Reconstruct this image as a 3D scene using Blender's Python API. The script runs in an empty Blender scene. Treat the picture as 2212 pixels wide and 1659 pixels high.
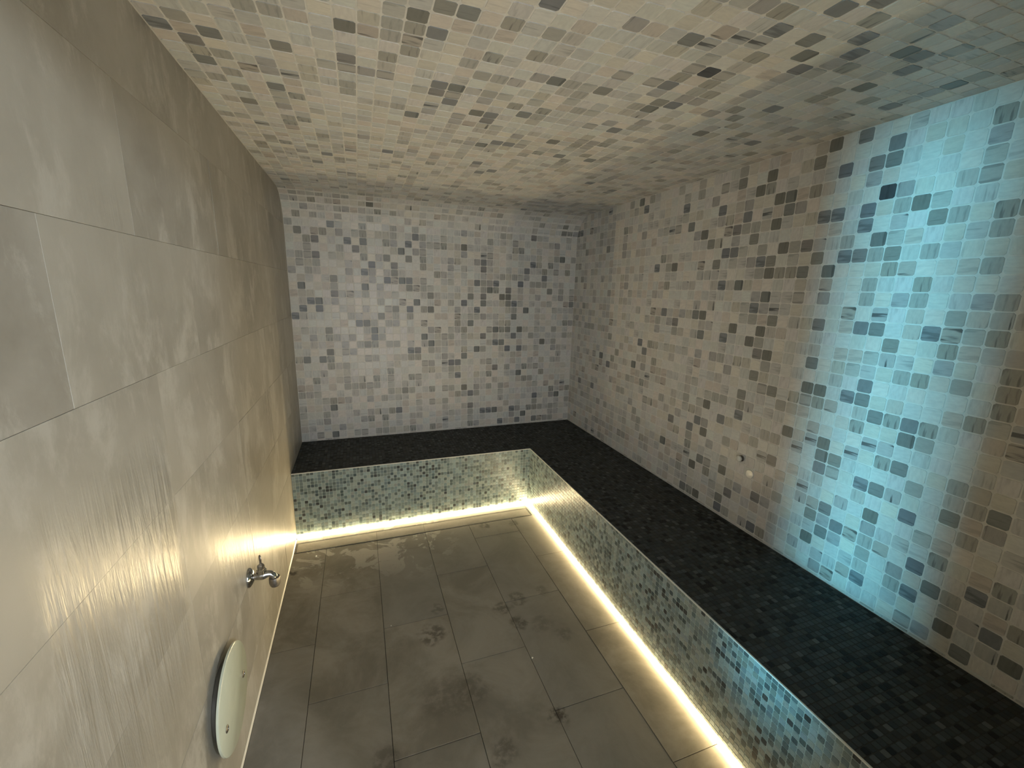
import bpy, math, random
import numpy as np
from mathutils import Matrix, Vector

SC = bpy.context.scene
COL = SC.collection
random.seed(7)
RNG = np.random.default_rng(11)

# ------------------------------------------------------------------ camera
CAM_POS = Vector((0.44856, -3.37670, 1.59080))
CAM_R = Vector((0.9420107, -0.33467348, 0.02468802))
CAM_U = Vector((0.04896392, 0.2098539, 0.97650595))
CAM_F = Vector((0.33199152, 0.91867024, -0.21407155))
FOCAL_PX = 917.17
cam_data = bpy.data.cameras.new('camera')
cam_data.sensor_width = 36.0
cam_data.sensor_fit = 'HORIZONTAL'
cam_data.lens = 36.0 * FOCAL_PX / 2212.0
cam_data.clip_start = 0.01
cam = bpy.data.objects.new('camera', cam_data)
COL.objects.link(cam)
cam.matrix_world = Matrix(((CAM_R.x, CAM_U.x, -CAM_F.x, CAM_POS.x),
                           (CAM_R.y, CAM_U.y, -CAM_F.y, CAM_POS.y),
                           (CAM_R.z, CAM_U.z, -CAM_F.z, CAM_POS.z),
                           (0, 0, 0, 1)))
SC.camera = cam

# ------------------------------------------------------------------ world, exposure, lamps outside the doorway
SC.view_settings.view_transform = 'Standard'
SC.view_settings.look = 'None'
SC.view_settings.gamma = 1.0
SC.view_settings.exposure = 0.1
SC.view_settings.use_curve_mapping = False
SC.cycles.use_denoising = True
SC.cycles.max_bounces = 10
SC.cycles.diffuse_bounces = 6
SC.cycles.sample_clamp_indirect = 6.0
world = bpy.data.worlds.new('world')
SC.world = world
world.use_nodes = True
wbg = world.node_tree.nodes['Background']
wbg.inputs[0].default_value = (0.82, 0.92, 1.0, 1)     # dim lobby seen through the open doorway
wbg.inputs[1].default_value = 0.10


def lamp(name, kind, loc, target, energy, color, **kw):
    d = bpy.data.lights.new(name, kind)
    d.energy = energy
    d.color = color
    for k, v in kw.items():
        setattr(d, k, v)
    o = bpy.data.objects.new(name, d)
    COL.objects.link(o)
    o.location = loc
    o.rotation_euler = (Vector(target) - Vector(loc)).to_track_quat('-Z', 'Y').to_euler()
    return o


# ceiling lamp of the lobby, behind and to the right: its light comes through the doorway onto the left wall
lamp('lobby_lamp', 'AREA', (2.17, -5.5, 2.35), (0.3, -2.5, 1.0), 62.0, (0.84, 0.93, 1.0), shape='DISK', size=0.22)
# tall bluish strip lamp high on the left wall beside the camera, throwing an upright beam across the room
lamp('blue_strip_lamp', 'AREA', (0.04, -3.1, 1.24), (1.04, -2.785, 1.24), 1.9, (0.17, 0.74, 1.0),
     shape='RECTANGLE', size=0.03, size_y=1.8, spread=math.radians(16))
# added soft neutral fill in the doorway, standing in for lobby light
lamp('doorway_fill', 'AREA', (0.58, -3.47, 1.15), (0.95, 0.0, 1.2), 7.5, (0.93, 0.97, 1.0), shape='RECTANGLE', size=0.9, size_y=1.7,
     spread=math.radians(105))

LED_STRENGTH = 68.0
LED_COLOR = (1.0, 0.77, 0.42, 1)

# ------------------------------------------------------------------ room numbers (metres)
W = 2.2218          # left wall x=0, right wall x=W
H = 2.20            # ceiling
YF = -3.45          # front wall with the doorway, behind the camera
BH = 0.44           # bench height
RX = 1.609          # face of the right bench run
RY = -0.5995        # face of the back bench run
RC = 0.20           # cove between back wall and ceiling
P = 0.053           # wall mosaic pitch
Z0 = 0.40
PS = 0.0213         # bench mosaic pitch
LZ = 0.0175         # height of the light strip


# ------------------------------------------------------------------ helpers
def new_obj(name, mesh, parent=None, mat=None):
    o = bpy.data.objects.new(name, mesh)
    COL.objects.link(o)
    if parent is not None:
        o.parent = parent
    if mat is not None:
        mesh.materials.append(mat)
    return o


def empty(name, loc, label=None, cat=None, group=None):
    o = bpy.data.objects.new(name, None)
    o.empty_display_size = 0.05
    COL.objects.link(o)
    o.location = loc
    if label:
        o['label'] = label
        o['category'] = cat
    if group:
        o['group'] = group
    return o


class MB:
    """collects simple solids into one mesh"""
    def __init__(self):
        self.v, self.f = [], []

    def add(self, vs, fs):
        n = len(self.v)
        self.v += [tuple(v) for v in vs]
        self.f += [tuple(i + n for i in f) for f in fs]

    def box(self, a, b):
        x0, y0, z0 = a
        x1, y1, z1 = b
        self.add([(x0, y0, z0), (x1, y0, z0), (x1, y1, z0), (x0, y1, z0), (x0, y0, z1), (x1, y0, z1), (x1, y1, z1), (x0, y1, z1)],
                 [(0, 3, 2, 1), (4, 5, 6, 7), (0, 1, 5, 4), (1, 2, 6, 5), (2, 3, 7, 6), (3, 0, 4, 7)])

    def prism(self, poly, z0, z1):
        """poly counter-clockwise in x, y"""
        n = len(poly)
        self.add([(x, y, z0) for x, y in poly] + [(x, y, z1) for x, y in poly],
                 [tuple(range(n))[::-1], tuple(range(n, 2 * n))] + [(i, (i + 1) % n, n + (i + 1) % n, n + i) for i in range(n)])

    def lathe(self, prof, org=(0, 0, 0), axis='Z', seg=24, squash=1.0):
        """prof: list of (radius, height); closed by caps"""
        vs, fs = [], []
        for r, h in prof:
            for k in range(seg):
                a = 2 * math.pi * k / seg
                p = (r * math.cos(a), r * math.sin(a) * squash, h)
                if axis == 'X':
                    p = (p[2], p[0], p[1])
                elif axis == 'Y':
                    p = (p[1], p[2], p[0])
                vs.append((p[0] + org[0], p[1] + org[1], p[2] + org[2]))
        for i in range(len(prof) - 1):
            for k in range(seg):
                k2 = (k + 1) % seg
                fs.append((i * seg + k, i * seg + k2, (i + 1) * seg + k2, (i + 1) * seg + k))
        fs.append(tuple(range(seg))[::-1])
        fs.append(tuple((len(prof) - 1) * seg + k for k in range(seg)))
        self.add(vs, fs)

    def tube(self, pts, rad, seg=16):
        pts = [Vector(p) for p in pts]
        rings = []
        up = Vector((0, 1, 0))
        for i, p in enumerate(pts):
            t = (pts[min(i + 1, len(pts) - 1)] - pts[max(i - 1, 0)]).normalized()
            b = t.cross(up).normalized()
            n = b.cross(t).normalized()
            r = rad[i] if isinstance(rad, (list, tuple)) else rad
            rings.append([p + (n * math.cos(2 * math.pi * k / seg) + b * math.sin(2 * math.pi * k / seg)) * r for k in range(seg)])
        fs = []
        for i in range(len(rings) - 1):
            for k in range(seg):
                k2 = (k + 1) % seg
                fs.append((i * seg + k, i * seg + k2, (i + 1) * seg + k2, (i + 1) * seg + k))
        fs.append(tuple(range(seg))[::-1])
        fs.append(tuple((len(rings) - 1) * seg + k for k in range(seg)))
        self.add([v for r in rings for v in r], fs)

    def mesh(self, name, smooth=False):
        m = bpy.data.meshes.new(name)
        m.from_pydata(self.v, [], self.f)
        m.update()
        if smooth:
            m.polygons.foreach_set('use_smooth', [True] * len(m.polygons))
            try:
                m.set_sharp_from_angle(angle=math.radians(38))
            except Exception:
                pass
        return m

    def obj(self, name, mat, parent=None, smooth=False, loc=None):
        o = new_obj(name, self.mesh(name, smooth), parent, mat)
        if loc:
            o.location = loc
        return o


class NT:
    def __init__(self, name):
        self.m = bpy.data.materials.new(name)
        self.m.use_nodes = True
        self.t = self.m.node_tree
        self.b = self.t.nodes['Principled BSDF']

    def n(self, typ, **kw):
        nd = self.t.nodes.new(typ)
        for k, v in kw.items():
            setattr(nd, k, v)
        return nd

    def l(self, a, b):
        self.t.links.new(a, b)

    def put(self, sock, v):
        if isinstance(v, bpy.types.NodeSocket):
            self.l(v, sock)
        else:
            sock.default_value = v

    def math(self, op, a, b=0.0, c=0.0, clamp=False):
        nd = self.n('ShaderNodeMath', operation=op, use_clamp=clamp)
        for i, v in enumerate((a, b, c)):
            self.put(nd.inputs[i], v)
        return nd.outputs[0]

    def mix(self, fac, a, b, blend='MIX'):
        nd = self.n('ShaderNodeMix', data_type='RGBA', blend_type=blend)
        self.put(nd.inputs[0], fac)
        self.put(nd.inputs[6], a)
        self.put(nd.inputs[7], b)
        return nd.outputs[2]

    def noise(self, vec, scale, detail=3.0, rough=0.5, dist=0.0):
        nd = self.n('ShaderNodeTexNoise')
        if vec is not None:
            self.l(vec, nd.inputs['Vector'])
        nd.inputs['Scale'].default_value = scale
        nd.inputs['Detail'].default_value = detail
        nd.inputs['Roughness'].default_value = rough
        nd.inputs['Distortion'].default_value = dist
        return nd.outputs[0]

    def ramp(self, fac, lo, hi, a=0.0, b=1.0):
        nd = self.n('ShaderNodeMapRange', interpolation_type='SMOOTHSTEP')
        self.put(nd.inputs[0], fac)
        nd.inputs[1].default_value = lo
        nd.inputs[2].default_value = hi
        nd.inputs[3].default_value = a
        nd.inputs[4].default_value = b
        return nd.outputs[0]

    def scaled(self, vec, s, loc=(0, 0, 0)):
        nd = self.n('ShaderNodeMapping')
        self.l(vec, nd.inputs[0])
        nd.inputs['Location'].default_value = loc
        nd.inputs['Scale'].default_value = s
        return nd.outputs[0]

    def bump(self, h, dist, strength=1.0):
        nd = self.n('ShaderNodeBump')
        nd.inputs['Strength'].default_value = strength
        nd.inputs['Distance'].default_value = dist
        self.l(h, nd.inputs['Height'])
        self.l(nd.outputs[0], self.b.inputs['Normal'])
        return nd

    def pos(self):
        return self.n('ShaderNodeNewGeometry').outputs['Position']


def plain(name, color, rough=0.5, metal=0.0, spec=0.5, nscale=0, namp=0.0):
    k = NT(name)
    k.b.inputs['Roughness'].default_value = rough
    k.b.inputs['Metallic'].default_value = metal
    k.b.inputs['Specular IOR Level'].default_value = spec
    if nscale:
        f = k.noise(k.pos(), nscale, 4)
        c = k.mix(k.ramp(f, 0.35, 0.65), tuple(x * (1 - namp) for x in color[:3]) + (1,), tuple(min(1, x * (1 + namp)) for x in color[:3]) + (1,))
        k.l(c, k.b.inputs['Base Color'])
    else:
        k.b.inputs['Base Color'].default_value = tuple(color[:3]) + (1,)
    return k.m


# ------------------------------------------------------------------ materials
def stone_tile_material(name, rough, vein_dark, spec=0.5, micro=0.0003):
    """marble mosaic: the stone's own colour and vein strength come with each tile ('tint'), 'tuv' is its local coordinate"""
    k = NT(name)
    tint = k.n('ShaderNodeAttribute', attribute_name='tint')
    tuv = k.n('ShaderNodeAttribute', attribute_name='tuv')
    sep = k.n('ShaderNodeSeparateXYZ')
    k.l(tuv.outputs['Vector'], sep.inputs[0])
    u, v, seed = sep.outputs
    cv = k.n('ShaderNodeCombineXYZ')
    wob = k.math('MULTIPLY_ADD', seed, 13.7, k.math('MULTIPLY', u, 0.4))
    k.put(cv.inputs[0], wob)
    k.put(cv.inputs[1], k.math('MULTIPLY_ADD', seed, 7.3, k.math('MULTIPLY', v, 3.4)))
    k.put(cv.inputs[2], seed)
    n1 = k.noise(cv.outputs[0], 1.0, 3, 0.5, 0.1)
    vein = k.math('MULTIPLY', k.ramp(n1, 0.56, 0.66), tint.outputs['Alpha'])
    cv2 = k.n('ShaderNodeCombineXYZ')
    k.put(cv2.inputs[0], k.math('MULTIPLY_ADD', seed, 3.1, u))
    k.put(cv2.inputs[1], k.math('MULTIPLY_ADD', seed, 5.9, k.math('MULTIPLY', v, 2.5)))
    k.put(cv2.inputs[2], seed)
    n2 = k.noise(cv2.outputs[0], 2.2, 4, 0.6)
    base = k.mix(k.ramp(n2, 0.3, 0.7), k.mix(1.0, tint.outputs['Color'], (0.93, 0.93, 0.935, 1), 'MULTIPLY'),
                 k.mix(1.0, tint.outputs['Color'], (1.05, 1.05, 1.045, 1), 'MULTIPLY'))
    col = k.mix(vein, base, k.mix(1.0, base, vein_dark, 'MULTIPLY'))
    k.l(col, k.b.inputs['Base Color'])
    k.put(k.b.inputs['Roughness'], k.ramp(n2, 0.2, 0.8, rough - 0.06, rough + 0.1))
    k.b.inputs['Specular IOR Level'].default_value = spec
    k.bump(n2, micro, 0.5)
    return k.m


M_STONE = stone_tile_material('marble_mosaic', 0.34, (0.22, 0.23, 0.25, 1), 0.45)
M_RISER = stone_tile_material('grey_green_mosaic', 0.30, (0.5, 0.5, 0.5, 1), 0.5, 0.0003)
M_SEAT = stone_tile_material('dark_mosaic', 0.55, (0.4, 0.4, 0.4, 1), 0.25, 0.0003)
M_GROUT = plain('pale_grout', (0.67, 0.655, 0.61), 0.8, 0, 0.2, 30, 0.06)
M_GROUT_S = plain('bench_grout', (0.36, 0.42, 0.39), 0.75, 0, 0.2, 40, 0.06)
M_GROUT_D = plain('dark_grout', (0.05, 0.05, 0.045), 0.8, 0, 0.1, 40, 0.1)
M_TRIM = plain('edge_profile', (0.62, 0.63, 0.58), 0.4, 0.0, 0.4)
M_STEEL = plain('brushed_steel', (0.62, 0.60, 0.56), 0.32, 1.0)
M_CHROME = plain('worn_chrome', (0.50, 0.49, 0.47), 0.17, 1.0, 0.5, 90, 0.25)
M_DARKCHROME = plain('dull_metal', (0.30, 0.28, 0.26), 0.38, 1.0, 0.5, 60, 0.2)
M_BLACK = plain('black_gap', (0.012, 0.012, 0.011), 0.6)
M_VENT = plain('grey_vent_plastic', (0.13, 0.125, 0.11), 0.35)
M_DISC = plain('pale_glass_plate', (0.60, 0.64, 0.52), 0.16, 0, 0.6, 8, 0.05)
M_PALE = plain('pale_plastic', (0.74, 0.73, 0.66), 0.22, 0, 0.6)
M_SEAL = plain('silicone_seal', (0.78, 0.74, 0.64), 0.35)
M_PAINT = plain('lobby_wall_paint', (0.6, 0.6, 0.58), 0.7)


def led_material():
    k = NT('warm_led_diffuser')
    k.b.inputs['Base Color'].default_value = (0.9, 0.88, 0.8, 1)
    k.b.inputs['Emission Color'].default_value = LED_COLOR
    k.b.inputs['Emission Strength'].default_value = LED_STRENGTH
    return k.m


M_LED = led_material()


# where the wall tiles carry a ribbed relief: y from, y to, z from, z to, strength
RIBBED = [(-2.66, -2.20, 0.66, 1.20, 1.0), (-1.98, -1.05, 0.30, 0.92, 0.5), (-1.20, -0.62, -0.10, 0.60, 0.45), (-2.05, -1.55, 0.75, 1.15, 0.35), (-2.75, -2.1, 0.35, 0.60, 0.3), (-2.4, -1.9, 1.45, 1.8, 0.2)]


def plaster_material():
    """large matt stone-look wall tiles, ribbed relief in patches that catches the light strip"""
    k = NT('stone_look_wall_tile')
    pos = k.pos()
    oi = k.n('ShaderNodeObjectInfo')
    rnd = oi.outputs['Random']
    off = k.n('ShaderNodeCombineXYZ')
    k.put(off.inputs[1], k.math('MULTIPLY', rnd, 40.0))
    k.put(off.inputs[2], k.math('MULTIPLY', rnd, 23.0))
    va = k.n('ShaderNodeVectorMath', operation='ADD')
    k.l(pos, va.inputs[0])
    k.l(off.outputs[0], va.inputs[1])
    p2 = va.outputs[0]
    cloud = k.noise(p2, 2.1, 7, 0.6, 0.15)
    fine = k.noise(p2, 16.0, 5, 0.6)
    c = k.mix(k.ramp(cloud, 0.30, 0.70), (0.245, 0.225, 0.185, 1), (0.41, 0.387, 0.338, 1))
    c = k.mix(k.ramp(k.noise(k.scaled(p2, (1, 1.6, 0.8)), 4.0, 8, 0.72, 0.3), 0.48, 0.64, 0.0, 0.9), c, (0.50, 0.48, 0.43, 1))
    c = k.mix(k.ramp(fine, 0.3, 0.7, 0.0, 0.25), c, (0.40, 0.38, 0.33, 1))
    c = k.mix(k.math('MULTIPLY', rnd, 0.35), c, (0.45, 0.42, 0.35, 1))
    k.l(c, k.b.inputs['Base Color'])
    # ribbed relief: long in z, short in y, only in soft patches
    rib = k.noise(k.scaled(pos, (1, 42, 3.4)), 1.0, 5, 0.62, 0.45)
    sp = k.n('ShaderNodeSeparateXYZ')
    wn = k.n('ShaderNodeTexNoise')
    k.l(k.scaled(pos, (1, 9, 2.5)), wn.inputs['Vector'])
    wn.inputs['Scale'].default_value = 1.0
    wn.inputs['Detail'].default_value = 3.0
    wv = k.n('ShaderNodeVectorMath', operation='MULTIPLY_ADD')
    k.l(wn.outputs['Color'], wv.inputs[0])
    wv.inputs[1].default_value = (0, 0.12, 0.22)
    k.l(pos, wv.inputs[2])
    k.l(wv.outputs[0], sp.inputs[0])
    y_, z_ = sp.outputs[1], sp.outputs[2]
    patch = None
    for ya, yb, za, zb, s in RIBBED:
        f = k.math('MULTIPLY', k.ramp(y_, ya + 0.02, ya + 0.08), k.ramp(y_, yb + 0.02, yb + 0.07, 1.0, 0.0))
        f = k.math('MULTIPLY', f, k.math('MULTIPLY', k.ramp(z_, za, za + 0.22), k.ramp(z_, zb, zb + 0.22, s, 0.0)))
        patch = f if patch is None else k.math('MAXIMUM', patch, f)
    hh = k.math('MULTIPLY', k.math('SUBTRACT', rib, 0.5), k.math('MULTIPLY_ADD', patch, 1.0, 0.05))
    h = k.math('ADD', hh, k.math('MULTIPLY', fine, 0.08))
    k.bump(h, 0.0070, 0.6)
    k.put(k.b.inputs['Roughness'], k.ramp(patch, 0, 0.8, 0.46, 0.32))
    k.b.inputs['Specular IOR Level'].default_value = 0.5
    return k.m


M_WALLTILE = plaster_material()

DIRT = [(0.70, -1.66, 0.075, 0.7), (1.17, -1.56, 0.06, 0.5), (1.07, -1.60, 0.06, 0.6), (1.12, -1.72, 0.055, 0.7), (1.22, -1.76, 0.07, 0.3),
        (1.20, -0.82, 0.05, 0.7), (1.40, -0.84, 0.055, 0.6), (1.32, -1.54, 0.05, 0.4), (1.10, -2.20, 0.045, 0.9), (0.46, -2.17, 0.07, 0.5),
        (0.80, -2.00, 0.10, 0.4), (0.85, -2.26, 0.06, 0.5), (0.03, -0.99, 0.035, 0.9), (0.76, -1.50, 0.04, 0.5), (0.70, -2.0, 0.12, 0.3), (1.3, -1.85, 0.06, 0.35)]


def floor_material(drain=False):
    k = NT('stone_drain_inlay' if drain else 'stone_look_floor_tile')
    pos = k.pos()
    oi = k.n('ShaderNodeObjectInfo')
    rnd = oi.outputs['Random']
    cloud = k.noise(pos, 3.6, 8, 0.66, 0.5)
    c = k.mix(k.ramp(cloud, 0.33, 0.67), (0.195, 0.172, 0.13, 1), (0.345, 0.31, 0.25, 1))
    c = k.mix(k.math('MULTIPLY', rnd, 0.6), c, (0.235, 0.222, 0.195, 1))
    if not drain:
        # lime scale near the drain
        sep = k.n('ShaderNodeSeparateXYZ')
        k.l(pos, sep.inputs[0])
        zone = k.math('MULTIPLY', k.ramp(sep.outputs[1], -1.30, -0.85), k.ramp(sep.outputs[0], 0.75, 1.05, 1.0, 0.0))
        lime = k.math('MULTIPLY', k.ramp(k.noise(pos, 6.5, 7, 0.65, 0.9), 0.52, 0.57), zone)
        c = k.mix(k.math('MULTIPLY', lime, 0.8), c, (0.52, 0.48, 0.40, 1))
        wob = k.n('ShaderNodeTexNoise')
        k.l(pos, wob.inputs['Vector'])
        wob.inputs['Scale'].default_value = 14.0
        wob.inputs['Detail'].default_value = 4.0
        vs = k.n('ShaderNodeVectorMath', operation='MULTIPLY_ADD')
        k.l(wob.outputs['Color'], vs.inputs[0])
        vs.inputs[1].default_value = (0.10, 0.10, 0.0)
        k.l(pos, vs.inputs[2])
        tot = None
        for x, y, r, s in DIRT:
            d = k.n('ShaderNodeVectorMath', operation='DISTANCE')
            k.l(vs.outputs[0], d.inputs[0])
            d.inputs[1].default_value = (x + 0.05, y + 0.05, 0)
            f = k.ramp(d.outputs['Value'], r * 0.45, r, s, 0.0)
            tot = f if tot is None else k.math('MAXIMUM', tot, f)
        spots = k.ramp(k.noise(pos, 34.0, 4, 0.6), 0.36, 0.58)
        c = k.mix(k.math('MULTIPLY', tot, spots), c, (0.075, 0.062, 0.046, 1))
    k.l(c, k.b.inputs['Base Color'])
    k.put(k.b.inputs['Roughness'], k.ramp(cloud, 0.3, 0.7, 0.5, 0.64))
    k.b.inputs['Specular IOR Level'].default_value = 0.4
    sp = k.n('ShaderNodeSeparateXYZ')
    k.l(pos, sp.inputs[0])
    wet = k.math('MAXIMUM', k.ramp(sp.outputs[1], -0.70, -0.66), k.ramp(sp.outputs[0], 1.50, 1.58))
    k.put(k.b.inputs['Coat Weight'], k.math('MULTIPLY_ADD', wet, 0.8, 0.08))
    k.b.inputs['Coat Roughness'].default_value = 0.12
    k.bump(k.noise(pos, 45.0, 4, 0.6), 0.0010, 0.4)
    return k.m


M_FLOOR = floor_material()
M_INLAY = floor_material(True)


# ------------------------------------------------------------------ mosaic
def palette(kind):
    """list of (r, g, b, vein strength, swap u/v, seed); index ranges by level"""
    rng = np.random.default_rng({'wall': 3, 'riser': 5, 'seat': 8}[kind])
    out, idx = [], {}

    def put(level, n, f):
        idx[level] = list(range(len(out), len(out) + n))
        for q in range(n):
            out.append(f(q))

    def grey(lo, hi, warm, a0, a1, tint=0.05):
        v = rng.uniform(lo, hi)
        t = rng.uniform(-tint, tint)
        g = rng.uniform(-tint, tint) * 0.5
        return (v * (warm[0] + t), v * (warm[1] + g), v * (warm[2] - t), rng.uniform(a0, a1), rng.random() < 0.45, rng.uniform(0, 50))
    if kind == 'wall':
        w = (1.0, 0.975, 0.90)
        put(0, 22, lambda q: grey(0.56, 0.67, w, 0.0, 0.18))
        put(-1, 10, lambda q: grey(0.48, 0.56, w, 0.1, 0.45))
        put(1, 8, lambda q: grey(0.34, 0.43, (0.98, 0.98, 0.94), 0.1, 0.6, 0.07))
        put(2, 8, lambda q: grey(0.19, 0.28, (0.97, 0.99, 0.98), 0.1, 0.6, 0.08))
        put(5, 2, lambda q: grey(0.06, 0.08, (0.9, 1.0, 1.12), 0.1, 0.5, 0.02))
        put(3, 5, lambda q: grey(0.42, 0.54, w, 0.9, 1.0)[:4] + (False, rng.uniform(0, 50)))
        put(4, 5, lambda q: grey(0.42, 0.54, w, 0.9, 1.0)[:4] + (True, rng.uniform(0, 50)))
        idx['mix'] = [(0, 0.61), (-1, 0.255), (1, 0.075), (2, 0.012), (3, 0.024), (4, 0.024)]
    elif kind == 'riser':
        w = (0.82, 1.0, 0.97)
        put(0, 14, lambda q: grey(0.27, 0.36, w, 0.0, 0.3, 0.06))
        put(1, 14, lambda q: grey(0.17, 0.26, (0.76, 1.0, 1.0), 0.0, 0.4, 0.07))
        put(2, 10, lambda q: grey(0.09, 0.15, (0.74, 1.0, 1.0), 0.0, 0.4, 0.07))
        put(3, 4, lambda q: grey(0.04, 0.06, (0.9, 1.0, 0.95), 0.0, 0.2, 0.05))
        idx['mix'] = [(0, 0.38), (1, 0.37), (2, 0.20), (3, 0.05)]
    else:
        w = (0.92, 1.0, 0.95)
        put(0, 12, lambda q: grey(0.042, 0.066, w, 0.0, 0.3, 0.08))
        put(1, 12, lambda q: grey(0.024, 0.042, w, 0.0, 0.3, 0.1))
        put(2, 6, lambda q: grey(0.006, 0.012, w, 0.0, 0.2, 0.05))
        put(3, 4, lambda q: grey(0.075, 0.105, w, 0.0, 0.3, 0.05))
        idx['mix'] = [(0, 0.42), (1, 0.38), (2, 0.13), (3, 0.07)]
    return np.array([o[:4] for o in out]), np.array([o[4] for o in out], bool), np.array([o[5] for o in out]), idx


def pick(idx, n, rng):
    levels = [l for l, _ in idx['mix']]
    pr = np.array([q for _, q in idx['mix']])
    lv = rng.choice(len(levels), n, p=pr / pr.sum())
    return np.array([rng.choice(idx[levels[i]]) for i in lv], int)




def tile_template(corner, inset):
    """octagon-cornered tile in the unit square, (8 top + 8 shoulder + 8 base) points as (u, v, level)"""
    c = corner
    o = np.array([(c, 0), (1 - c, 0), (1, c), (1, 1 - c), (1 - c, 1), (c, 1), (0, 1 - c), (0, c)])
    return o


def build_tiles(C, T, B, N, SU, SV, pal_i, pal, depth, bev, corner):
    """all tiles as flat arrays; returns verts (n,16,3), tint (n,16,4), tuv (n,16,3)"""
    n = len(C)
    oct_ = tile_template(corner, 0) - 0.5                        # (8,2)
    su = SU[:, None]
    sv = SV[:, None]
    top = C[:, None, :] + T[:, None, :] * (oct_[None, :, 0] * (su - 2 * bev))[..., None] + B[:, None, :] * (oct_[None, :, 1] * (sv - 2 * bev))[..., None]
    base = C[:, None, :] + T[:, None, :] * (oct_[None, :, 0] * su)[..., None] + B[:, None, :] * (oct_[None, :, 1] * sv)[..., None] - N[:, None, :] * depth
    V = np.concatenate([top, base], 1)
    rgba, swap, seed = pal
    tint = np.repeat(rgba[pal_i][:, None, :], 16, 1)
    uv = np.concatenate([oct_ + 0.5, oct_ + 0.5], 0)[None].repeat(n, 0)
    sw = swap[pal_i]
    uv[sw] = uv[sw][:, :, ::-1]
    tuv = np.concatenate([uv, np.repeat(seed[pal_i][:, None, None], 16, 1)], 2)
    return V, tint, tuv


FACES1 = [tuple(range(8))] + [(k, 8 + k, 8 + (k + 1) % 8, (k + 1) % 8) for k in range(8)]
LOOPS1 = np.array([i for f in FACES1 for i in f])
STARTS1 = np.cumsum([0] + [len(f) for f in FACES1])[:-1]
TOT1 = np.array([len(f) for f in FACES1])


def tiles_mesh(name, V, tint, tuv, mat):
    n = len(V)
    me = bpy.data.meshes.new(name)
    me.vertices.add(n * 16)
    me.vertices.foreach_set('co', V.reshape(-1).astype(np.float32))
    L = (LOOPS1[None, :] + 16 * np.arange(n)[:, None]).reshape(-1)
    S = (STARTS1[None, :] + len(LOOPS1) * np.arange(n)[:, None]).reshape(-1)
    me.loops.add(len(L))
    me.loops.foreach_set('vertex_index', L.astype(np.int32))
    me.polygons.add(len(S))
    me.polygons.foreach_set('loop_start', S.astype(np.int32))
    me.update(calc_edges=True)
    me.polygons.foreach_set('use_smooth', np.zeros(len(S), bool))
    a = me.attributes.new('tint', 'FLOAT_COLOR', 'POINT')
    a.data.foreach_set('color', tint.reshape(-1).astype(np.float32))
    b = me.attributes.new('tuv', 'FLOAT_VECTOR', 'POINT')
    b.data.foreach_set('vector', tuv.reshape(-1).astype(np.float32))
    me.materials.append(mat)
    return me


def frame_area(C, T, B, SU, SV):
    """area each tile takes in the photograph's frame (square pixels), 0 outside it"""
    ang = []
    r, u, f, o = (np.array(q) for q in (CAM_R, CAM_U, CAM_F, CAM_POS))
    for a, b in ((-.5, -.5), (.5, -.5), (.5, .5), (-.5, .5)):
        Q = C + T * (a * SU)[:, None] + B * (b * SV)[:, None] - o
        z = Q @ f
        z = np.where(z < 0.05, np.nan, z)
        ang.append(np.stack([1106 + FOCAL_PX * (Q @ r) / z, 829.5 - FOCAL_PX * (Q @ u) / z], 1))
    a = np.stack(ang, 1)
    x, y = a[..., 0], a[..., 1]
    area = 0.5 * np.abs(sum(x[:, i] * y[:, (i + 1) % 4] - x[:, (i + 1) % 4] * y[:, i] for i in range(4)))
    cx, cy = x.mean(1), y.mean(1)
    ok = (cx > 0) & (cx < 2212) & (cy > 0) & (cy < 1659) & np.isfinite(area)
    return np.where(ok, area, 0)


def lay_mosaic(part_name, rest_name, parent, C, T, B, N, SU, SV, full, pal_i, kind, mat, depth, bev, corner, tilt, keep=300):
    """the KEEP whole tiles that show largest become parts of their own, the rest one part"""
    pal = palette(kind)[:3]
    n = len(C)
    rng = np.random.default_rng(n)
    a1, a2 = rng.normal(0, tilt, n), rng.normal(0, tilt, n)
    # uneven setting: each tile leans a little
    N2 = N + T * a1[:, None] + B * a2[:, None]
    N2 /= np.linalg.norm(N2, axis=1)[:, None]
    T2 = T - N2 * np.sum(T * N2, 1)[:, None]
    T2 /= np.linalg.norm(T2, axis=1)[:, None]
    B2 = np.cross(N2, T2)
    C = C + N * rng.uniform(-0.0003, 0.0003, n)[:, None]
    area = frame_area(C, T2, B2, SU, SV) * full
    order = np.argsort(-area)
    own = order[:keep]
    own = own[area[own] > 0]
    rest = np.setdiff1d(np.arange(n), own)
    V, tint, tuv = build_tiles(C[rest], T2[rest], B2[rest], N2[rest], SU[rest], SV[rest], pal_i[rest], pal, depth, bev, corner)
    o = new_obj(rest_name, tiles_mesh(rest_name, V, tint, tuv, mat), parent)
    o.matrix_local = parent.matrix_basis.inverted()
    o['kind'] = 'stuff'
    cache = {}
    z3 = np.zeros((1, 3))
    for i in own:
        q = int(pal_i[i])
        if q not in cache:
            e = np.eye(3)
            Vq, tq, uq = build_tiles(z3, e[0:1], e[1:2], e[2:3], SU[i:i + 1], SV[i:i + 1], np.array([q]), pal, depth, bev, corner)
            cache[q] = tiles_mesh(part_name, Vq, tq, uq, mat)
        t = bpy.data.objects.new(part_name, cache[q])
        COL.objects.link(t)
        t.parent = parent
        t.matrix_local = parent.matrix_basis.inverted() @ Matrix(((T2[i][0], B2[i][0], N2[i][0], C[i][0]),
                                                                  (T2[i][1], B2[i][1], N2[i][1], C[i][1]),
                                                                  (T2[i][2], B2[i][2], N2[i][2], C[i][2]),
                                                                  (0, 0, 0, 1)))


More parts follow.
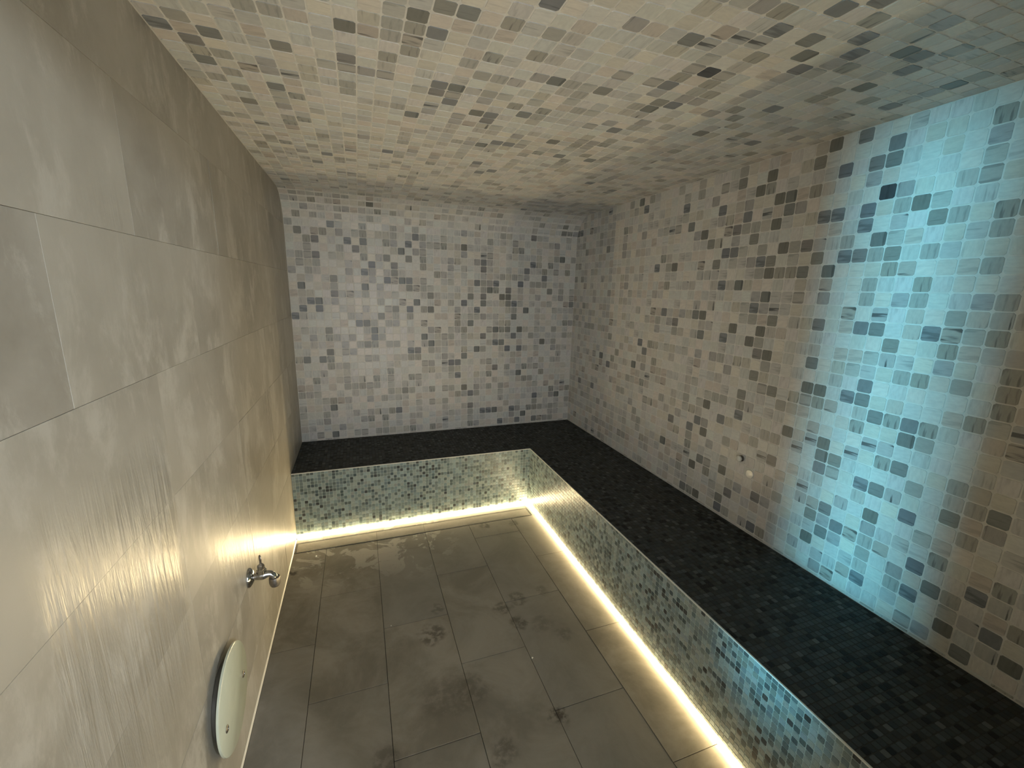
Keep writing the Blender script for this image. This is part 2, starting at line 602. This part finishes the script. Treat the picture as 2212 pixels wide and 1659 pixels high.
def cells(n, pitch, lo, hi, start):
    """(centre, size, index, whole) of the cells of a row clipped to lo..hi"""
    out = []
    for i in range(n):
        a, b = start + i * pitch, start + (i + 1) * pitch
        a2, b2 = max(a, lo), min(b, hi)
        if b2 - a2 > pitch * 0.18:
            out.append(((a2 + b2) / 2, b2 - a2, i, 1.0 if b2 - a2 > pitch * 0.999 else 0.0))
    return out


def parse_marks(s):
    return {(int(a), int(b)): int(c) for a, b, c in (t.split(',') for t in s.split())}

BACK_CEILING_MARKS = '''0,7,1 0,18,2 0,24,1 0,30,1 0,58,1 0,69,2 1,7,4 1,12,2 1,18,4 1,19,2 1,22,2 1,23,3 1,25,1 1,26,1 1,29,2 1,31,1 1,34,1 1,52,1 1,64,1 1,66,2 1,68,2 1,70,1 2,9,1 2,20,2 2,24,1 2,26,1 2,28,1 2,32,1 2,50,1 2,61,2 2,65,1 2,67,1 2,69,2 3,4,1 3,12,2 3,19,2 3,20,2 3,25,1 3,26,2 3,28,2 3,29,3 3,31,1 3,33,1 3,50,4 3,53,1 3,66,3 4,6,1 4,11,1 4,13,2 4,16,2 4,29,1 4,57,3 4,59,1 4,64,2 4,66,1 4,72,1 5,15,1 5,21,2 5,23,2 5,43,1 5,48,2 5,53,1 5,59,1 5,66,3 5,69,2 6,8,1 6,9,1 6,11,1 6,14,1 6,21,4 6,27,1 6,29,1 6,32,4 6,33,3 7,18,1 7,21,3 7,25,3 7,28,2 7,32,1 7,38,1 7,49,1 8,1,1 8,3,1 8,9,4 8,14,1 8,18,3 8,27,2 8,45,3 8,53,3 8,69,2 9,3,1 9,4,4 9,12,1 9,14,2 9,16,1 9,17,2 9,22,2 9,24,2 9,26,1 9,28,2 9,32,3 9,57,1 9,72,3 10,4,4 10,9,1 10,12,1 10,14,1 10,15,2 10,16,2 10,17,1 10,24,1 10,25,2 10,31,1 10,33,2 10,35,1 10,40,1 10,49,1 10,70,1 11,1,1 11,3,1 11,16,4 11,18,2 11,20,1 11,26,4 11,32,1 11,40,1 11,54,2 11,72,3 11,73,1 12,7,1 12,9,1 12,10,1 12,24,4 12,26,2 12,28,1 12,53,1 12,63,2 12,73,2 12,75,2 13,6,4 13,17,1 13,18,1 13,19,2 13,24,2 13,25,2 13,28,1 13,29,1 13,30,1 13,32,1 13,55,1 13,65,3 13,67,2 13,68,2 13,75,2 14,7,2 14,20,3 14,23,2 14,27,2 14,66,2 14,68,2 14,71,1 15,1,1 15,12,1 15,13,2 15,18,1 15,19,2 15,22,2 15,23,2 15,26,2 15,28,2 15,55,3 15,63,1 15,68,3 15,70,1 15,72,1 15,75,1 16,13,2 16,20,2 16,27,1 16,29,2 16,63,3 16,65,2 16,67,1 16,68,1 16,77,2 17,14,4 17,15,2 17,22,1 17,23,1 17,25,1 17,26,1 17,28,1 17,31,4 17,65,2 18,1,1 18,5,1 18,7,1 18,11,1 18,13,1 18,14,2 18,16,1 18,19,2 18,21,2 18,59,2 18,67,1 18,71,1 19,14,3 19,16,3 19,20,3 19,28,1 19,44,2 19,46,1 19,60,2 19,66,2 20,5,1 20,7,1 20,12,1 20,15,1 20,24,4 20,28,1 20,51,2 20,62,1 20,65,3 20,67,1 20,71,1 21,10,1 21,11,2 21,15,1 21,20,1 21,26,1 21,52,2 21,60,1 21,70,1 22,9,2 22,11,2 22,17,1 22,19,1 22,68,1 22,71,2 22,73,1 23,7,2 23,12,2 23,20,2 23,25,4 23,28,2 23,59,1 23,62,2 23,77,2 24,1,1 24,4,2 24,17,2 24,21,2 24,53,1 24,66,1 24,73,1 24,77,3 24,78,3 25,1,1 25,13,2 25,19,2 25,23,2 25,63,1 25,67,1 25,70,1 25,72,1 25,73,2 25,74,1 25,75,1 25,78,3 25,80,1 26,3,2 26,13,1 26,15,2 26,18,1 26,20,2 26,21,2 26,22,1 26,23,1 26,25,2 26,26,2 26,66,2 26,71,2 26,75,5 26,78,3 26,79,2 27,7,1 27,23,1 27,27,1 27,60,1 27,63,1 27,64,1 27,67,1 27,68,1 27,71,2 27,72,1 27,73,1 27,75,1 27,77,1 27,81,2 28,3,2 28,10,2 28,14,2 28,16,2 28,18,3 28,23,2 28,59,2 28,79,2 28,82,2 29,1,2 29,14,2 29,24,1 29,60,1 29,65,1 29,68,1 29,78,2 30,4,3 30,16,2 30,22,2 30,74,1 30,76,1 30,77,2 30,80,2 31,3,2 31,15,2 31,20,2 31,72,1 31,79,2 32,3,1 32,9,2 32,13,2 32,16,2 32,23,2 32,28,1 32,71,1 32,78,1 32,82,1 33,2,2 33,19,2 33,24,1 33,80,2 34,30,2 34,75,1 34,76,1 34,80,2 35,1,2 35,5,2 35,21,4 35,23,1 35,77,2 35,79,2 35,81,1 36,14,2 36,23,1 37,22,2 37,76,1 38,16,1 38,25,1 39,5,2 39,21,1 39,22,1 39,31,2 39,32,2'''
RIGHT_MARKS = '''1,31,2 9,13,2 11,12,2 17,13,2 18,16,2 19,15,2 20,20,3 20,25,2 22,20,2 23,25,2 23,29,1 24,19,2 24,31,2 25,8,2 25,23,3 25,29,2 26,7,4 27,4,3 27,20,2 27,21,4 27,25,3 27,28,2 28,1,2 28,5,3 28,7,1 28,8,2 28,20,2 28,24,4 28,27,2 28,31,1 29,4,2 29,9,2 29,19,3 29,24,3 29,25,2 29,29,4 29,32,1 30,1,2 30,5,2 30,8,2 30,9,1 30,11,2 30,23,2 30,26,2 30,29,4 31,7,1 31,12,1 31,16,1 31,18,2 31,26,2 31,28,2 31,30,3 31,32,2 31,33,1 32,10,2 32,15,1 32,19,2 32,23,2 32,28,1 32,29,2 33,2,2 33,5,2 33,8,1 33,16,4 33,25,1 33,27,2 33,28,1 33,31,2 34,3,2 34,11,2 34,13,2 34,18,2 34,20,1 34,21,2 34,22,1 34,24,1 34,25,2 34,28,3 34,29,3 34,31,1 34,32,2 35,12,4 35,15,2 35,17,2 35,18,1 35,19,2 35,22,2 35,24,2 35,25,2 35,28,2 35,30,2 36,1,4 36,14,1 36,16,1 36,17,2 36,20,2 36,21,3 36,24,1 36,26,2 36,29,2 36,30,2 37,1,2 37,4,2 37,8,3 37,10,1 37,14,2 37,24,1 37,29,1 38,8,2 38,20,4 38,23,3 38,24,2 38,26,2 38,32,2 38,33,3 39,11,2 39,13,3 39,25,2 39,26,3 39,28,2 39,33,2 40,10,3 40,14,1 40,15,2 40,17,2 40,20,2 40,24,2 40,28,2 40,31,2 41,6,4 41,7,3 41,11,3 41,12,3 41,14,1 41,15,2 41,25,2 41,26,1 41,33,2 42,5,2 42,9,2 42,10,2 42,11,2 42,14,3 42,21,3 42,25,2 42,27,2 42,28,2 42,30,1 42,31,2 43,1,1 43,2,3 43,4,2 43,5,1 43,6,2 43,9,1 43,10,2 43,15,2 43,20,2 43,22,1 43,26,2 43,29,5 43,31,2 43,32,2 44,1,3 44,5,2 44,7,4 44,11,3 44,13,1 44,15,2 44,16,2 44,20,2 44,24,1 44,25,2 44,28,1 45,2,3 45,5,3 45,12,3 45,14,2 45,22,1 45,24,3 45,28,2 46,2,2 46,4,1 46,5,1 46,6,1 46,7,2 46,9,2 46,12,3 46,14,1 46,22,1 46,25,1 46,27,2 47,5,3 47,9,4 47,11,2 47,13,2 47,14,2 47,17,1 47,20,2 48,3,1 48,4,1 48,8,2 48,10,1 48,18,1 48,19,1 48,20,3 48,31,1 48,32,1 49,1,1 49,3,2 49,5,2 49,17,1 49,22,1 49,24,1 49,26,1 50,4,2 50,9,2 50,22,1 51,2,2 51,4,1 51,8,1 51,10,1 51,16,1 51,17,1 51,18,1 52,1,2 52,5,2 52,9,1 52,10,2 53,3,2 53,5,4 54,2,2'''


# ------------------------------------------------------------------ setting: floor, walls, ceiling
def structure(name, mesh_builder, mat):
    o = mesh_builder.obj(name, mat)
    o['kind'] = 'structure'
    return o


GAP = 0.0013     # the grout lies this far behind the tile faces
mb = MB()
mb.box((-0.12, YF - 0.12, -0.12), (W + 0.12, 0.12, -0.004))
FLOOR = structure('floor', mb, M_GROUT_D)

mb = MB()
mb.box((-0.12, YF - 0.12, -0.004), (-0.0035, 0.12, H + 0.12))
WALL_LEFT = structure('wall_left', mb, plain('wall_joint', (0.33, 0.31, 0.26), 0.6))

mb = MB()
mb.box((-0.0035, GAP, -0.004), (W + GAP, 0.12, H - RC))
WALL_BACK = structure('wall_back', mb, M_GROUT)

mb = MB()
mb.box((W + GAP, YF - 0.12, -0.004), (W + 0.12, 0.12, H + 0.12))
WALL_RIGHT = structure('wall_right', mb, M_GROUT)

# ceiling: flat slab that rolls down into the back wall
mb = MB()
prof = [(YF - 0.12, H + GAP), (-RC, H + GAP)]
prof += [(-RC + (RC + GAP) * math.sin(a), H - RC + (RC + GAP) * math.cos(a)) for a in np.linspace(0, math.pi / 2, 13)[1:]]
prof += [(0.12, H - RC), (0.12, H + 0.12), (YF - 0.12, H + 0.12)]
n = len(prof)
x0, x1 = -0.0035, W + GAP
mb.add([(x0, y, z) for y, z in prof] + [(x1, y, z) for y, z in prof],
       [tuple(range(n)), tuple(range(n, 2 * n))[::-1]] + [(i, n + i, n + (i + 1) % n, (i + 1) % n) for i in range(n)])
CEILING = structure('ceiling', mb, M_GROUT)

# front wall with the open doorway, behind the camera
mb = MB()
DX0, DX1, DZ = 0.08, 1.09, 2.10
mb.box((-0.0035, YF - 0.12, -0.004), (DX0, YF, H))
mb.box((DX1, YF - 0.12, -0.004), (W + GAP, YF, H))
mb.box((DX0, YF - 0.12, DZ), (DX1, YF, H))
structure('wall_front', mb, M_PAINT)


def slab(su, sv, depth, bev):
    """bevelled slab lying in x, y with its face at z = 0"""
    m = MB()
    a, b = su / 2, sv / 2
    m.add([(-a, -b, -depth), (a, -b, -depth), (a, b, -depth), (-a, b, -depth),
           (-a, -b, -bev), (a, -b, -bev), (a, b, -bev), (-a, b, -bev),
           (-a + bev, -b + bev, 0), (a - bev, -b + bev, 0), (a - bev, b - bev, 0), (-a + bev, b - bev, 0)],
          [(8, 9, 10, 11)] + [(i, (i + 1) % 4, 4 + (i + 1) % 4, 4 + i) for i in range(4)] +
          [(4 + i, 4 + (i + 1) % 4, 8 + (i + 1) % 4, 8 + i) for i in range(4)])
    return m


# floor tiles: five runs towards the camera, half-bonded
SLABS = {}


def floor_tile(xa, xb, ya, yb, lift=0.0):
    g = 0.0011
    key = (round(xb - xa, 4), round(yb - ya, 4))
    if key not in SLABS:
        SLABS[key] = slab(xb - xa - 2 * g, yb - ya - 2 * g, 0.0038, 0.0006).mesh('floor_tile')
        SLABS[key].materials.append(M_FLOOR)
    o = bpy.data.objects.new('floor_tile', SLABS[key])
    COL.objects.link(o)
    o.parent = FLOOR
    o.location = ((xa + xb) / 2, (ya + yb) / 2, lift)


XC = [0.006, 0.189, 0.488, 0.796, 1.094, 1.405, RX]
YTOP = -0.784
for c in range(6):
    first = [-0.935, -1.240, -0.939, -1.244, -0.949, -1.250][c]
    ys = [YTOP, first]
    while ys[-1] > YF - 0.1:
        ys.append(ys[-1] - 0.616)
    ys = [y for y in ys if y > YF] + [YF - 0.12]
    for a, b in zip(ys[:-1], ys[1:]):
        floor_tile(XC[c], XC[c + 1], b, a, random.uniform(-0.0005, 0.0003))
floor_tile(0.006, 1.565, -0.674, RY, 0.0)       # narrow piece under the light strip
floor_tile(1.565, RX, YTOP, RY, 0.0)

# left wall: 61 x 30.5 cm tiles in running bond
zs = [0.0] + [0.1625 + 0.305 * k for k in range(7)] + [H]
for r, (za, zb) in enumerate(zip(zs[:-1], zs[1:])):
    off = [-1.58, -1.89, -1.58, -1.585, -1.58, -1.89, -1.58, -1.89][r]
    ys = sorted({0.0, YF - 0.12} | {off + 0.61 * k for k in range(-4, 4) if YF - 0.1 < off + 0.61 * k < -0.02})
    for ya, yb in zip(ys[:-1], ys[1:]):
        g = 0.0003
        key = ('w', round(zb - za, 4), round(yb - ya, 4))
        if key not in SLABS:
            SLABS[key] = slab(yb - ya - 0.0002, zb - za - 2 * g, 0.0034, 0.0003).mesh('wall_tile')
            SLABS[key].materials.append(M_WALLTILE)
        o = bpy.data.objects.new('wall_tile', SLABS[key])
        COL.objects.link(o)
        o.parent = WALL_LEFT
        o.matrix_local = Matrix(((0, 0, 1, random.uniform(-0.0008, 0.0)), (1, 0, 0, (ya + yb) / 2), (0, 1, 0, (za + zb) / 2), (0, 0, 0, 1))) @ \
            Matrix.Rotation(random.uniform(-0.0015, 0.0015), 4, 'X') @ Matrix.Rotation(random.uniform(-0.0015, 0.0015), 4, 'Y')

# pale bead of sealant along the foot of the left wall
mb = MB()
mb.add([(0.0005, YF, 0.0), (0.006, YF, 0.0), (0.0005, YF, 0.006), (0.0005, RY - 0.03, 0.0), (0.006, RY - 0.03, 0.0), (0.0005, RY - 0.03, 0.006)],
       [(0, 1, 2), (5, 4, 3), (0, 3, 4, 1), (1, 4, 5, 2), (2, 5, 3, 0)])
structure('trim_1', mb, M_SEAL)

# ------------------------------------------------------------------ mosaic of back wall, ceiling and right wall
JOINT = 0.0036
rows_s, back_n = [], 0
S_WALL = H - RC - Z0
S_ARC = S_WALL + RC * math.pi / 2
S_END = S_ARC + (-YF - RC)


def path(s):
    """point, upward tangent and inward normal of the back wall / cove / ceiling section at arc length s"""
    if s <= S_WALL:
        return (0.0, Z0 + s), (0.0, 1.0), (-1.0, 0.0)
    if s <= S_ARC:
        a = (s - S_WALL) / RC
        return (-RC + RC * math.cos(a), H - RC + RC * math.sin(a)), (-math.sin(a), math.cos(a)), (-math.cos(a), -math.sin(a))
    return (-RC - (s - S_ARC), H), (-1.0, 0.0), (0.0, -1.0)


def wall_grid(cols, rows, place, marks, seed, pitch, joint, kind):
    rgba, swap, sd, idx = palette(kind)
    rng = np.random.default_rng(seed)
    C, T, B, N, SU, SV, full, key = [], [], [], [], [], [], [], []
    for (cu, su, i, fu) in cols:
        for (cv, sv, j, fv) in rows:
            c, t, b, nn = place(cu, cv)
            C.append(c), T.append(t), B.append(b), N.append(nn)
            SU.append(su - joint), SV.append(sv - joint), full.append(fu * fv), key.append((i, j))
    p = pick(idx, len(C), rng)
    for q, k_ in enumerate(key):
        if k_ in marks:
            p[q] = rng.choice(idx[marks[k_]])
    return [np.array(a, float) for a in (C, T, B, N, SU, SV, full)] + [p]


bc = parse_marks(BACK_CEILING_MARKS)
cols = cells(60, P, 0.0005, W, 0.0)
rows = cells(120, P, BH + 0.001 - Z0, S_END, 0.0)


def place_bc(u, s):
    (y, z), (ty, tz), (ny, nz) = path(s)
    return (u, y, z), (1, 0, 0), (0, ty, tz), (0, ny, nz)


rb = [r for r in rows if r[0] <= S_WALL]
rc = [r for r in rows if r[0] > S_WALL]
g = wall_grid(cols, rb, place_bc, bc, 21, P, JOINT, 'wall')
lay_mosaic('mosaic_tile', 'mosaic_field', WALL_BACK, *g, 'wall', M_STONE, 0.0030, 0.0006, 0.10, 0.003)
g = wall_grid(cols, rc, place_bc, bc, 22, P, JOINT, 'wall')
lay_mosaic('mosaic_tile', 'mosaic_field', CEILING, *g, 'wall', M_STONE, 0.0030, 0.0006, 0.10, 0.003)

cols = cells(70, P, 0.0, -YF, 0.0)
rows = cells(40, P, BH + 0.001, H, Z0)
g = wall_grid(cols, rows, lambda u, v: ((W, -u, v), (0, -1, 0), (0, 0, 1), (-1, 0, 0)), parse_marks(RIGHT_MARKS), 23, P, JOINT, 'wall')
lay_mosaic('mosaic_tile', 'mosaic_field', WALL_RIGHT, *g, 'wall', M_STONE, 0.0030, 0.0006, 0.10, 0.003)

# ------------------------------------------------------------------ bench
BENCH = empty('tiled_bench', (RX, RY, 0), 'L-shaped built-in bench with dark mosaic seat and grey-green mosaic front', 'bench')
BINV = Matrix.Translation((-RX, -RY, 0))


def to_bench(mb_):
    mb_.v = [(x - RX, y - RY, z) for x, y, z in mb_.v]
    return mb_


G2 = 0.0011
mb = MB()
mb.prism([(0.0012, RY + G2), (RX + G2, RY + G2), (RX + G2, YF + 0.002), (W, YF + 0.002), (W, 0.0), (0.0012, 0.0)], LZ, BH - G2)
RD = 0.012      # toe recess that holds the light strip
mb.prism([(0.0012, RY + RD), (RX + RD, RY + RD), (RX + RD, YF + 0.002), (W, YF + 0.002), (W, 0.0), (0.0012, 0.0)], 0.0, LZ)
to_bench(mb).obj('bench_body', M_GROUT_S, BENCH)
mb = MB()   # dark bed of the seat mosaic
mb.prism([(0.0015, RY + 0.004), (RX + 0.004, RY + 0.004), (RX + 0.004, YF + 0.002), (W - 0.001, YF + 0.002), (W - 0.001, -0.001), (0.0015, -0.001)], BH - G2, BH - 0.0010)
to_bench(mb).obj('seat_bed', M_GROUT_D, BENCH)
mb = MB()   # slim pale profile along the seat's front edge
mb.prism([(0.0012, RY - 0.0012), (RX - 0.0012, RY - 0.0012), (RX - 0.0012, YF + 0.002), (RX + 0.0035, YF + 0.002), (RX + 0.0035, RY + 0.0035), (0.0012, RY + 0.0035)], BH - 0.0045, BH + 0.0004)
o = to_bench(mb).obj('edge_trim', M_TRIM, BENCH)
o['label'] = 'slim pale profile along the front edge of the seat'

JS = 0.0021
rows = cells(30, PS, LZ, BH - 0.0045, LZ - 0.0036)
cb = cells(90, PS, 0.0012, RX, 0.0)
cr = cells(150, PS, 0.0, -(YF - RY) - 0.002, 0.0)
ga = wall_grid(cb, rows, lambda u, v: ((u, RY, v), (1, 0, 0), (0, 0, 1), (0, -1, 0)), {}, 31, PS, JS, 'riser')
gb = wall_grid(cr, rows, lambda u, v: ((RX, RY - u, v), (0, -1, 0), (0, 0, 1), (-1, 0, 0)), {}, 32, PS, JS, 'riser')
g = [np.concatenate([a, b]) for a, b in zip(ga, gb)]
lay_mosaic('riser_tile', 'riser_mosaic', BENCH, *g, 'riser', M_RISER, 0.0022, 0.0004, 0.12, 0.006)

ca = cells(120, PS, 0.002, W - 0.001, 0.0)
ra = cells(40, PS, 0.001, -RY - 0.0035, 0.0)
ga = wall_grid(ca, ra, lambda u, v: ((u, -v, BH), (1, 0, 0), (0, 1, 0), (0, 0, 1)), {}, 33, PS, JS, 'seat')
ca = cells(40, PS, 0.0035, W - RX - 0.001, 0.0)
ra = cells(150, PS, 0.0, -(YF - RY) - 0.002, 0.0)
gb = wall_grid(ca, ra, lambda u, v: ((RX + u, RY - v, BH), (1, 0, 0), (0, 1, 0), (0, 0, 1)), {}, 34, PS, JS, 'seat')
g = [np.concatenate([a, b]) for a, b in zip(ga, gb)]
lay_mosaic('seat_tile', 'seat_mosaic', BENCH, *g, 'seat', M_SEAT, 0.0016, 0.0004, 0.12, 0.008)

# ------------------------------------------------------------------ light strip at the foot of the bench
STRIP = empty('light_strip', (RX, RY, 0), 'glowing warm white light strip along the foot of the tiled bench', 'light')
LR = 0.0006      # how far the diffuser's face lies behind the face of the bench
mb = MB()        # aluminium channel the diffuser sits in


def ell(a, b):
    return [(0.002, RY + a), (RX + a, RY + a), (RX + a, YF + 0.002), (RX + b, YF + 0.002), (RX + b, RY + b), (0.002, RY + b)]


base_ = ell(-0.0088, RD - 0.0005)
base_[0], base_[1] = (0.002, RY - 0.0143), (RX - 0.0088, RY - 0.0143)
mb.prism(base_, 0.0003, 0.0012)
mb.prism(ell(RD - 0.002, RD - 0.0005), 0.0012, LZ - 0.0006)
to_bench(mb).obj('channel', M_STEEL, STRIP)
mb = MB()        # diffuser with its face leaning back, so that it also throws light upwards
lo_, hi_ = ell(-0.0085, RD - 0.0022), ell(LR, RD - 0.0022)
lo_[0], lo_[1] = (0.002, RY - 0.014), (RX - 0.0085, RY - 0.014)      # the back run is a little deeper
mb.add([(x, y, 0.0014) for x, y in lo_] + [(x, y, LZ - 0.0008) for x, y in hi_],
       [tuple(range(6))[::-1], tuple(range(6, 12))] + [(k_, (k_ + 1) % 6, 6 + (k_ + 1) % 6, 6 + k_) for k_ in range(6)])
o = to_bench(mb).obj('diffuser', M_LED, STRIP)
o['label'] = 'glowing warm white diffuser'

# ------------------------------------------------------------------ slot drain with tile inlay
DR = empty('slot_drain', (0.012, -0.73, 0), 'long narrow tile-inlaid slot drain in the floor along the back bench', 'drain')
dx1, dya, dyb = 1.562, -0.678, -0.781
ox, oy = 0.012, -0.73
mb = MB()
mb.box((0, dyb - oy, -0.0039), (dx1 - ox, dya - oy, -0.0011))
mb.obj('slot', M_BLACK, DR)
mb = MB()
for a, b in (((0, dya - 0.0012 - oy, -0.0011), (dx1 - ox, dya - oy, 0.0004)), ((0, dyb - oy, -0.0011), (dx1 - ox, dyb + 0.0012 - oy, 0.0004)),
             ((0, dyb + 0.0012 - oy, -0.0011), (0.0012, dya - 0.0012 - oy, 0.0004)), ((dx1 - ox - 0.0012, dyb + 0.0012 - oy, -0.0011), (dx1 - ox, dya - 0.0012 - oy, 0.0004))):
    mb.box(a, b)
o = mb.obj('frame', M_STEEL, DR)
o['label'] = 'thin steel rim'
xs = [0.0055, 0.476, 0.784, dx1 - ox - 0.0055]
for a, b in zip(xs[:-1], xs[1:]):
    s = slab(b - a - 0.0012, 0.103 - 0.011, 0.0010, 0.0004)
    s.obj('inlay_tile', M_INLAY, DR, loc=((a + b) / 2, (dya + dyb) / 2 - oy, 0.0))

# ------------------------------------------------------------------ tap on the left wall
TAP = empty('wall_tap', (0.0, -1.69, 0.485), 'small worn chrome water tap on the left wall above the floor', 'tap')
mb = MB()
mb.lathe([(0.0365, 0.0005), (0.0365, 0.003), (0.034, 0.0065), (0.026, 0.012), (0.0165, 0.0165), (0.0145, 0.0165)], axis='X', seg=32)
mb.obj('wall_flange', M_CHROME, TAP, True)
mb = MB()      # body: barrel, swelling at the valve, swan bend to the outlet
mb.tube([(0.010, 0, 0), (0.020, 0, 0), (0.030, 0, 0.0), (0.038, 0, 0.001), (0.046, 0, 0.002), (0.055, 0, 0.003), (0.064, 0, 0.004),
         (0.073, 0, 0.002), (0.080, 0, -0.004), (0.0845, 0, -0.012), (0.086, 0, -0.020)],
        [0.0125, 0.0125, 0.0135, 0.0165, 0.0175, 0.0160, 0.0135, 0.0125, 0.0122, 0.0122, 0.0122], 20)
mb.obj('body', M_CHROME, TAP, True)
mb = MB()
mb.lathe([(0.0185, -0.046), (0.0185, -0.040), (0.0205, -0.038), (0.0205, -0.020), (0.0190, -0.014), (0.0120, -0.012)], org=(0.086, 0, 0), seg=24)
mb.lathe([(0.0150, -0.052), (0.0160, -0.046)], org=(0.086, 0, 0), seg=24)
o = mb.obj('hose_outlet', M_DARKCHROME, TAP, True)
mb = MB()
mb.lathe([(0.0175, 0.012), (0.0185, 0.018), (0.0185, 0.026), (0.0130, 0.029), (0.0125, 0.046), (0.0100, 0.049), (0.0050, 0.051)], org=(0.044, 0, 0), seg=6)
mb.obj('bonnet', M_CHROME, TAP)
mb = MB()
mb.lathe([(0.0042, 0.050), (0.0042, 0.060)], org=(0.044, 0, 0), seg=12)
st = mb.obj('spindle', M_CHROME, TAP, True)
mb = MB()      # flat oval wing handle
mb.lathe([(0.0001, -0.0035), (0.008, -0.0032), (0.0100, -0.0015), (0.0100, 0.0015), (0.008, 0.0032), (0.0001, 0.0035)], org=(0, 0, 0), axis='X', seg=24, squash=1.55)
o = mb.obj('handle', M_DARKCHROME, TAP, True, loc=(0.044, 0, 0.074))
o.rotation_euler = (0, 0, math.radians(25))

# ------------------------------------------------------------------ round steam outlet on the left wall
VY, VZ, VR = -2.088, 0.351, 0.150
VENT = empty('steam_outlet', (0.0, VY, VZ), 'round pale plate standing off the left wall over a dark slotted steam outlet ring', 'vent')
mb = MB()
mb.lathe([(0.108, 0.0005), (0.108, 0.0095), (0.104, 0.0125), (0.090, 0.0125), (0.088, 0.0100), (0.03, 0.0100)], axis='X', seg=64)
mb.obj('base_ring', M_VENT, VENT, True)
mb = MB()
mb.lathe([(0.092, 0.0125), (0.092, 0.0215)], axis='X', seg=64)
mb.obj('slot_core', M_BLACK, VENT, True)
mb0 = MB()
mb0.box((0.0125, -0.0045, 0.0925), (0.0185, 0.0045, 0.101))
tooth = mb0.mesh('tooth')
tooth.materials.append(M_VENT)
for k in range(40):
    t = bpy.data.objects.new('tooth', tooth)
    COL.objects.link(t)
    t.parent = VENT
    t.rotation_euler = (2 * math.pi * k / 40, 0, 0)
mb = MB()
mb.lathe([(VR - 0.003, 0.0215), (VR, 0.0230), (VR, 0.0285), (VR - 0.003, 0.0305), (0.01, 0.0310)], axis='X', seg=96)
mb.obj('cover_plate', M_DISC, VENT, True)
for sy in (0.095, -0.095):
    mb = MB()
    mb.lathe([(0.0105, 0.0308), (0.0105, 0.0325), (0.007, 0.0345), (0.0045, 0.0345), (0.0040, 0.0330), (0.001, 0.0330)], axis='X', seg=20)
    mb.obj('screw', M_DARKCHROME, VENT, True, loc=(0, sy, -0.017))

# ------------------------------------------------------------------ small pale nubs, a disc and a knob, on the right wall above the seat
PALE_DISC = empty('wall_nub', (W, -1.944, 0.741), 'small flat round pale fitting on the right mosaic wall above the seat', 'nub')
mb = MB()
mb.lathe([(0.021, 0.0003), (0.021, 0.0045), (0.0195, 0.0060), (0.004, 0.0066)], axis='X', seg=32)
mb.v = [(-x, y, z) for x, y, z in mb.v]
mb.f = [f[::-1] for f in mb.f]
mb.obj('disc', M_PALE, PALE_DISC, True)
KNOB = empty('wall_nub', (W, -1.884, 0.800), 'small knob-like pale fitting with metal rosette, just above the flat one', 'nub')
mb = MB()
mb.lathe([(0.016, 0.0003), (0.016, 0.003), (0.010, 0.0045), (0.0095, 0.010)], axis='X', seg=24)
mb.v = [(-x, y, z) for x, y, z in mb.v]
mb.f = [f[::-1] for f in mb.f]
mb.obj('rosette', M_DARKCHROME, KNOB, True)
mb = MB()
mb.lathe([(0.008, 0.010), (0.0135, 0.013), (0.0150, 0.018), (0.0135, 0.023), (0.008, 0.0262), (0.001, 0.027)], axis='X', seg=24)
mb.v = [(-x, y, z) for x, y, z in mb.v]
mb.f = [f[::-1] for f in mb.f]
mb.obj('head', M_PALE, KNOB, True)

# ------------------------------------------------------------------ crumbs on the floor
for x, y, r, lab in ((0.522, -1.547, 0.0035, 'tiny white crumb lying mid floor beside a long tile joint, left of centre'),
                     (1.100, -1.930, 0.0050, 'small shiny white crumb lying mid floor, right of centre'),
                     (0.136, -0.855, 0.0080, 'small curled pale scrap lying on the floor by the drain near the left wall')):
    mb = MB()
    mb.lathe([(r * 0.6, 0.0), (r, r * 0.35), (r * 0.75, r * 0.8), (r * 0.2, r)], seg=9, squash=0.7)
    o = mb.obj('crumb', M_PALE, None, True, loc=(x, y, 0.0002))
    o.rotation_euler = (0, 0, x * 9)
    o['label'] = lab
    o['category'] = 'crumb'
